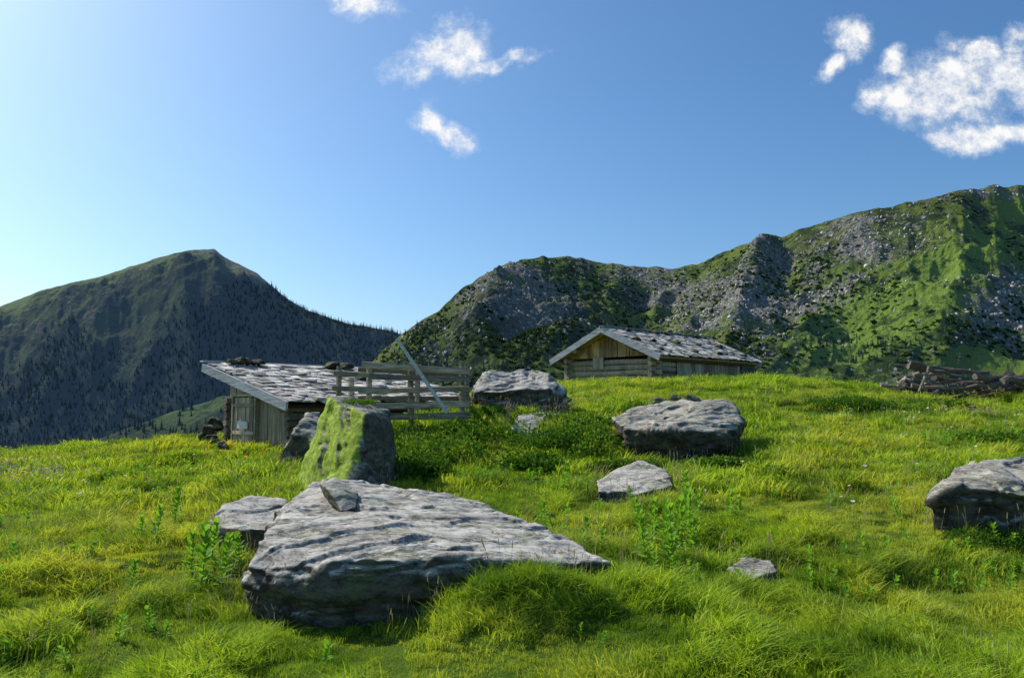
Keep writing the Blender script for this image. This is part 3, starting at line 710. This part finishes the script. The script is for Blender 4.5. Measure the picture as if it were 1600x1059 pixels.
# ------------------------------------------------------------------ mountains
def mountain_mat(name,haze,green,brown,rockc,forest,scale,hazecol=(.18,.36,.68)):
    """point attributes: rocky (bare rock), lush (bright pasture, painted sunlit crest), wood (forest floor, painted shade)"""
    m,nt,out=newmat(name);geo=nd(nt,'ShaderNodeNewGeometry');P=geo.outputs['Position']
    ar=nd(nt,'ShaderNodeAttribute',attribute_name='rocky');al=nd(nt,'ShaderNodeAttribute',attribute_name='lush_lit');af=nd(nt,'ShaderNodeAttribute',attribute_name='wood_shade')
    n1=noise(nt,P,.006*scale,6,.62);n2=noise(nt,P,.03*scale,8,.75);n3=noise(nt,P,.16*scale,6,.75)
    col=ramp(nt,n1,[(.38,brown),(.56,green)])
    col=mixc(nt,al.outputs['Fac'],col,tuple(c*1.8 for c in green))
    col=mixc(nt,mth(nt,'MULTIPLY',ramp(nt,n3,[(.4,0.0),(.6,1.0)]),.45),col,tuple(c*1.6 for c in green))
    dark=ramp(nt,mth(nt,'ADD',n2,mth(nt,'MULTIPLY',al.outputs['Fac'],-.08)),[(.46,0.0),(.51,.85)])
    col=mixc(nt,dark,col,forest)
    rsel=mth(nt,'ADD',ar.outputs['Fac'],mth(nt,'ADD',mth(nt,'MULTIPLY',mth(nt,'SUBTRACT',n2,.5),1.2),mth(nt,'MULTIPLY',mth(nt,'SUBTRACT',n3,.5),2.0)))
    rk=ramp(nt,rsel,[(.54,0.0),(.62,1.0)])
    vo=nd(nt,'ShaderNodeTexVoronoi');vo.inputs['Scale'].default_value=.3*scale;nt.links.new(P,vo.inputs['Vector'])
    rc=mixc(nt,vo.outputs['Distance'],rockc,tuple(c*.25 for c in rockc))
    col=mixc(nt,mth(nt,'MULTIPLY',rk,.85),col,rc)
    col=mixc(nt,af.outputs['Fac'],col,(.010,.020,.010))
    b=bump(nt,n2,1.0,9/scale);b=bump(nt,n3,1.0,2.5/scale,b);b=bump(nt,vo.outputs['Distance'],.5,1.2/scale,b)
    p=principled(nt,col,.95,b,.02)
    e=nd(nt,'ShaderNodeEmission');e.inputs[0].default_value=(*hazecol,1);e.inputs[1].default_value=haze  # emission paints blue airlight haze into the slope material
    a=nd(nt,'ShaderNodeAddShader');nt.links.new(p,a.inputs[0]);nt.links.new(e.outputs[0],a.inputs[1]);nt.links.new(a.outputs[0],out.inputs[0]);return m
def skyline(pts):
    q=np.array([UV(*p) for p in pts]);return lambda u:(np.interp(u,q[:,0],q[:,1]))
def fan(name,u0,u1,nu,nt_,sky,y0f,yrf,zb,shp,relief,mat,seed,rough,attrf):
    u=np.linspace(u0,u1,nu)[None,:];T=np.linspace(0,1.35,nt_)[:,None]
    yr=yrf(u);y0=y0f(u);Yy=y0+(yr-y0)*T;Xx=u*Yy
    v=sky(u)+ (fbm(u*60,u*0,0,seed,4)-.5)*rough*4
    zr=EYE+v*yr
    s=np.where(T<1,shp(np.clip(T,0,1)),1-(T-1)*1.3)
    Zz=zb+(zr-zb)*s
    env=np.clip(T*4,0,1)*np.clip(np.abs(1-T)*5,0,1)
    Zz=Zz+relief(Xx,Yy,T,u)*env
    Tm=T+0*u;A=attrf(Xx,Yy,Zz,Tm)
    gridobj(name,Xx,Yy,Zz,mat,A);return Xx,Yy,Zz,Tm,A
skyL=skyline([(-500,640),(-300,590),(0,478),(60,455),(120,440),(180,425),(240,405),(290,392),(335,388),(352,402),(400,425),(440,460),(480,485),(540,505),(600,515),(640,525),(720,540),(900,560),(1100,570)])
skyR=skyline([(300,700),(480,640),(560,590),(600,545),(625,524),(650,508),(690,480),(720,452),(760,425),(800,410),(850,402),(900,403),(950,412),(1000,418),(1050,420),(1100,408),(1150,385),(1200,366),(1220,370),(1260,355),(1320,338),(1380,325),(1440,312),(1500,298),(1550,289),(1600,291),(1900,320),(2400,400)])
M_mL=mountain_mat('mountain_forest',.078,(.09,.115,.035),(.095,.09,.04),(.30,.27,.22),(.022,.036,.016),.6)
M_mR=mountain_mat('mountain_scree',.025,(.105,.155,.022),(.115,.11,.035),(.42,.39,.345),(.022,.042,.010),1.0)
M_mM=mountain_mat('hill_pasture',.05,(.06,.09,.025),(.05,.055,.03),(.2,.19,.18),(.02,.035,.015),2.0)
def relL(x,y,T,u):
    c=x*.9+y*.45;l=-.45*x+.9*y
    return (ridged(c*.0042,l*.0012,11,5)-.55)*130*sstep(.97,.72,T)+(ridged(c*.018,l*.006,12,4)-.5)*26+(fbm(x*.02,y*.02,0,4,5)-.5)*30
def relR(x,y,T,u):
    c=.88*x-.47*y;l=.47*x+.88*y
    w=(fbm(x*.006,y*.006,0,19,3)-.5)*.8
    px=u*F+800
    big=(ridged(c*.0055+w,l*.0014,21,3)-.6)*74
    crag=(ridged(c*.03+w*3,l*.012,23,5)-.5)*(16+10*np.exp(-((px-850)/130)**2))
    spur=44*np.exp(-((px-(790-70*(1-T)))/45)**2)*np.clip(T,0,1)+32*np.exp(-((px-(1205-90*(1-T)))/28)**2)*np.clip(T,0,1)
    gully=-34*np.exp(-((px-(1030-60*(1-T)))/40)**2)*sstep(.95,.6,T)
    return big+crag+spur+gully+(fbm(x*.05,y*.05,0,14,5)-.5)*14
def attL(X,Y,Z,T):
    n=fbm(X*.006,Y*.006,0,55,4);px=X/Y*F+800
    lim=.42+.30*sstep(180,330,px)+.45*sstep(400,440,px)
    wood_shade=sstep(lim+.1,lim-.06,T+(n-.5)*.7)*.9
    face_shade=.40*sstep(.80,.68,T+(fbm(X*.012,Y*.012,0,59,4)-.5)*.35)  # darkens the face below the crest, shade put into the colour
    rk=.40+.5*(fbm(X*.01,Y*.01,0,58,3)-.5)+.22*np.exp(-((px-385)/50)**2)*sstep(.5,.7,T)
    return {'rocky':rk,'lush_lit':np.zeros_like(X)+.6*sstep(.70,.86,T),'wood_shade':np.clip(np.maximum(wood_shade,face_shade),0,1),'_forest':wood_shade}  # brighter green near the top paints the sunlit crest strip
def pix(X,Y,Z): return X/Y*F+800,630-(Z-EYE)/Y*F
def attR(X,Y,Z,T):
    px,py=pix(X,Y,Z)
    d=((px-1580)*250+(py-340)*380)/455.
    wob=(fbm(X*.01,Y*.01,0,91,3)-.5)*80
    lush_lit=np.exp(-((d-25+wob)/50)**2)*(px>1180)+.7*np.exp(-((px-1580)/90)**2-((py-570)/35)**2)
    lush_lit+=.35*np.exp(-((px-1020)/70)**2-((py-500)/50)**2)
    n=fbm(X*.012,Y*.012,0,61,4)
    rocky=.43+1.1*(n-.5)
    rocky+=.32*np.exp(-((px-1540)/90)**2-((py-480)/45)**2)+.35*np.exp(-((px-1350)/30)**2-((py-360)/40)**2)
    rocky+=.18*np.exp(-((px-850)/110)**2-((py-450)/70)**2)+.14*np.exp(-((px-1180)/110)**2-((py-460)/70)**2)
    rocky-=.45*np.clip(lush_lit,0,1)
    return {'rocky':np.clip(rocky,0,1),'lush_lit':np.clip(lush_lit*.95+.2*sstep(.50,.62,fbm(X*.008,Y*.008,0,66,3)),0,1),'wood_shade':.6*np.exp(-((px-760)/75)**2-((py-515)/45)**2)}  # dark patch paints the shade on the dome's left flank
zero=lambda X,Y,Z,T:{'rocky':np.zeros_like(X)+.2,'lush_lit':.5*sstep(.80,.9,T)*sstep(.45,.55,fbm(X*.03,Y*.03,0,71,3)),'wood_shade':.85*sstep(.95,.8,T+(fbm(X*.03,Y*.03,0,72,3)-.5)*.4)}
shL=lambda T:np.where(T<.76,.90*T/.76,.90+.10*(T-.76)/.24)
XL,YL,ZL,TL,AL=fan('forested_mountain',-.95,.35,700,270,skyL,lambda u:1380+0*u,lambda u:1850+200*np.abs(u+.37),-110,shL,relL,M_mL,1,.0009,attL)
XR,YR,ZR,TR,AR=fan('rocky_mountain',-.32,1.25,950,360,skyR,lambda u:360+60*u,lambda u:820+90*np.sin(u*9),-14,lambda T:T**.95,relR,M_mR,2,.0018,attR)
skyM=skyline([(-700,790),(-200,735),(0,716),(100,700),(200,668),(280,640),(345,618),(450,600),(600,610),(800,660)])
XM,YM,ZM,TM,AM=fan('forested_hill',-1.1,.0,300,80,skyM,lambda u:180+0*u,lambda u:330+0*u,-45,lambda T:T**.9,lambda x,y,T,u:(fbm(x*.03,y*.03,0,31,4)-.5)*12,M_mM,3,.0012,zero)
xs=np.linspace(-6000,6000,90)[None,:]+0*np.zeros((90,1));ys=np.linspace(-3000,9000,90)[:,None]+0*xs
r=np.hypot(xs,ys-10);zz=-9-np.minimum(r*.09,100)+(fbm(xs*.003,ys*.003,0,41,4)-.5)*10*sstep(60,600,r)
gridobj('valley_ground',xs,ys,zz,M_mM)

def conifer(seed):
    r=random.Random(seed);mb=MB();mb.log((0,0,-.05),(0,0,1),.018,.004,5,3,0);v=mb.v;f=mb.f
    nL=15
    for i in range(nL):
        z=.12+.86*i/nL;R=.2*(1-i/nL)**.85+.02
        for k in range(7):
            a=i*.9+k*.9+r.uniform(-.3,.3);RR=R*r.uniform(.65,1.25);w=.35
            b=len(v);zt=z-RR*.45
            v+=[Vector((0,0,z+.04)),Vector((RR*.6*math.cos(a-w),RR*.6*math.sin(a-w),z-RR*.2)),Vector((RR*math.cos(a),RR*math.sin(a),zt)),Vector((RR*.6*math.cos(a+w),RR*.6*math.sin(a+w),z-RR*.2))]
            f.append([b,b+1,b+2,b+3])
    return mb.obj('conifer',M_conifer,link=False)
cons=[conifer(s) for s in range(4)]
def pick(Xa,Ya,Za,prob,N,dz=-.4):
    p=np.asarray(prob,float).ravel();p=p/p.sum();i=rng.choice(len(p),N,replace=True,p=p)
    return np.c_[Xa.ravel()[i],Ya.ravel()[i],Za.ravel()[i]+dz],i
P1,_=pick(XL,YL,ZL,(TL<.985)*(AL['_forest']**2),12000);s1=rng.uniform(6,14,len(P1))
pxR,pyR=pix(XR,YR,ZR)
fr=fbm(XR*.01,YR*.01,0,56,4)
P2,_=pick(XR,YR,ZR,(TR<.99)&(((pxR<700)&(fr>.40))|((pyR>530)&(fr>.55))),1100);s2=rng.uniform(3,6,len(P2))
P3,_=pick(XM,YM,ZM,(TM<1.03)*(AM['wood_shade']+.05),2600);s3=rng.uniform(2.5,5.5,len(P3))
P=np.vstack([P1,P2,P3]);s=np.r_[s1,s2,s3]
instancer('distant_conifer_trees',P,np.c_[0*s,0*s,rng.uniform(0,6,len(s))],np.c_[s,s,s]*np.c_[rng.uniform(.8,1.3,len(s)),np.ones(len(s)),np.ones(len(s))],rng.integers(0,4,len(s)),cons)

M_scree,nt,out=newmat('scree_rock');oi=nd(nt,'ShaderNodeObjectInfo')
col=ramp(nt,oi.outputs['Random'],[(0,(.14,.13,.11)),(.6,(.38,.36,.32)),(1,(.64,.61,.56))])
nt.links.new(principled(nt,col,.9),out.inputs[0])
def lowrock(seed):
    r=np.random.default_rng(seed);bm=bmesh.new()
    for i in range(14):
        d=r.normal(0,1,3);d/=np.linalg.norm(d);bm.verts.new(d*r.uniform(.7,1.1,3)*np.array([1,.8,.6]))
    bmesh.ops.convex_hull(bm,input=bm.verts);me=bpy.data.meshes.new('scree_rock');bm.to_mesh(me);bm.free();me.materials.append(M_scree)
    return bpy.data.objects.new('scree_rock',me)
P,_=pick(XR,YR,ZR,(TR<.99)*(AR['rocky']**2.5+.015),30000,-.15);s=.3+2.3*rng.random(len(P))**5
instancer('mountain_scree',P,rng.uniform(0,6,(len(P),3)),s,rng.integers(0,4,len(P)),[lowrock(k) for k in range(4)])
M_bush=foliage_mat('mountain_bush',[(0,(.02,.045,.01)),(1,(.055,.10,.018))],None,.15)
def bush(seed):
    r=np.random.default_rng(seed);v=[];f=[]
    for i in range(70):
        d=r.normal(0,1,3);d/=np.linalg.norm(d);d[2]=abs(d[2])*.6;c=d*r.uniform(.6,1);a=r.normal(0,.35,3);b=r.normal(0,.35,3);k=len(v);v+=[c-a,c+b,c+a];f.append([k,k+1,k+2])
    return mkobj('bush',v,f,M_bush,link=False)
f3=fbm(XR*.012+5,YR*.012,0,63,5)
P,_=pick(XR,YR,ZR,(TR<.985)*np.clip(f3-.47,0,1)*(1-.8*AR['lush_lit']),14000);s=.5+1.4*rng.random(len(P))**2
instancer('mountain_bushes',P,np.c_[0*s,0*s,rng.uniform(0,6,len(s))],s,rng.integers(0,3,len(P)),[bush(k) for k in range(3)])

# ------------------------------------------------------------------ sky, clouds, sun
AZ=-55;EL=41
w=bpy.data.worlds.new("World");scene.world=w;w.use_nodes=True;nt=w.node_tree;nt.nodes.clear();wo=nt.nodes.new('ShaderNodeOutputWorld')
sky=nd(nt,'ShaderNodeTexSky');sky.sky_type='NISHITA';sky.sun_disc=False;sky.sun_elevation=math.radians(EL);sky.sun_rotation=math.radians(AZ)
sky.altitude=1000;sky.air_density=1.0;sky.dust_density=3.4;sky.ozone_density=1.7
tint=mixc(nt,1.0,sky.outputs[0],(.82,1.01,1.14),'MULTIPLY')
hs=nd(nt,'ShaderNodeHueSaturation');hs.inputs['Saturation'].default_value=1.12;hs.inputs['Value'].default_value=1.0;nt.links.new(tint,hs.inputs['Color'])
bg=nd(nt,'ShaderNodeBackground');bg.inputs[1].default_value=.128;nt.links.new(hs.outputs[0],bg.inputs[0])
tc=nd(nt,'ShaderNodeTexCoord');sx=nd(nt,'ShaderNodeSeparateXYZ');nt.links.new(tc.outputs['Generated'],sx.inputs[0])
yy=mth(nt,'MAXIMUM',sx.outputs['Y'],.02)
u_=mth(nt,'DIVIDE',sx.outputs['X'],yy);v_=mth(nt,'DIVIDE',sx.outputs['Z'],yy)
cb=nd(nt,'ShaderNodeCombineXYZ');nt.links.new(u_,cb.inputs[0]);nt.links.new(v_,cb.inputs[1])
uv=cb.outputs[0]
wn=nd(nt,'ShaderNodeTexNoise');wn.inputs['Scale'].default_value=14;wn.inputs['Detail'].default_value=6;nt.links.new(uv,wn.inputs['Vector'])
vm=nd(nt,'ShaderNodeVectorMath',operation='MULTIPLY_ADD');nt.links.new(wn.outputs['Color'],vm.inputs[0]);vm.inputs[1].default_value=(.05,.05,0);
vm2=nd(nt,'ShaderNodeVectorMath',operation='ADD');vm2.inputs[1].default_value=(-.025,-.025,0);nt.links.new(uv,vm2.inputs[0]);nt.links.new(vm2.outputs[0],vm.inputs[2])
q=vm.outputs[0];acc=None
for px,py,rx,ry,an in [(555,0,66,36,-20),(665,98,66,28,20),(720,78,60,44,-10),(775,98,68,16,10),(672,182,28,26,-30),(708,212,38,22,-40),(1330,62,30,30,0),(1304,98,14,34,-35),(1450,150,95,44,0),(1530,128,120,58,10),(1600,115,90,56,0),(1500,205,58,32,-15),(1590,205,50,22,0),(1355,158,28,18,0),(1395,102,34,22,30),(1525,78,50,28,0),(1590,62,36,24,0),(1900,100,160,60,0),(-300,60,150,50,0)]:
    cu,cv=UV(px,py)
    s_=nd(nt,'ShaderNodeVectorMath',operation='SUBTRACT');nt.links.new(q,s_.inputs[0]);s_.inputs[1].default_value=(cu,cv,0)
    r_=nd(nt,'ShaderNodeVectorRotate',rotation_type='Z_AXIS');r_.inputs['Angle'].default_value=math.radians(-an);nt.links.new(s_.outputs[0],r_.inputs['Vector'])
    k_=nd(nt,'ShaderNodeVectorMath',operation='MULTIPLY');nt.links.new(r_.outputs[0],k_.inputs[0]);k_.inputs[1].default_value=(F/rx/1.25,F/ry/1.25,0)
    l_=nd(nt,'ShaderNodeVectorMath',operation='LENGTH');nt.links.new(k_.outputs[0],l_.inputs[0])
    d_=mth(nt,'SUBTRACT',1,l_.outputs['Value']);acc=d_ if acc is None else mth(nt,'MAXIMUM',acc,d_)
acc=mth(nt,'MINIMUM',mth(nt,'MULTIPLY',acc,1.35),.82)
cn=noise(nt,uv,19,12,.70,.1)
den=mth(nt,'ADD',acc,mth(nt,'MULTIPLY',mth(nt,'SUBTRACT',cn,.5),3.2))
al=ramp(nt,den,[(-.0,0.0),(.4,.22),(1.0,1.0)],'LINEAR')
al=mth(nt,'MULTIPLY',al,mth(nt,'GREATER_THAN',sx.outputs['Y'],.05))
cb2=nd(nt,'ShaderNodeBackground');cb2.inputs[1].default_value=.97
cc=ramp(nt,den,[(.2,(.80,.88,1.0)),(.8,(1,1,1))]);nt.links.new(cc,cb2.inputs[0])
mx=nd(nt,'ShaderNodeMixShader');nt.links.new(al,mx.inputs[0]);nt.links.new(bg.outputs[0],mx.inputs[1]);nt.links.new(cb2.outputs[0],mx.inputs[2]);nt.links.new(mx.outputs[0],wo.inputs[0])
sd=bpy.data.lights.new('sun','SUN');sd.energy=5.0;sd.angle=math.radians(.5);sd.color=(1,.95,.86)
so=bpy.data.objects.new('sun',sd);scene.collection.objects.link(so)
dv=Vector((math.sin(math.radians(AZ))*math.cos(math.radians(EL)),math.cos(math.radians(AZ))*math.cos(math.radians(EL)),math.sin(math.radians(EL))))
so.rotation_euler=dv.to_track_quat('Z','Y').to_euler();so.location=(-30,30,40)
cam=bpy.data.cameras.new('camera');co=bpy.data.objects.new('camera',cam);scene.collection.objects.link(co);scene.camera=co
co.location=(0,0,EYE);co.rotation_euler=(math.radians(90)+PITCH,0,0);cam.sensor_width=36;cam.lens=F/1600*36;cam.clip_end=20000;cam.clip_start=.1
scene.view_settings.view_transform='Standard';scene.view_settings.look='None';scene.view_settings.exposure=0
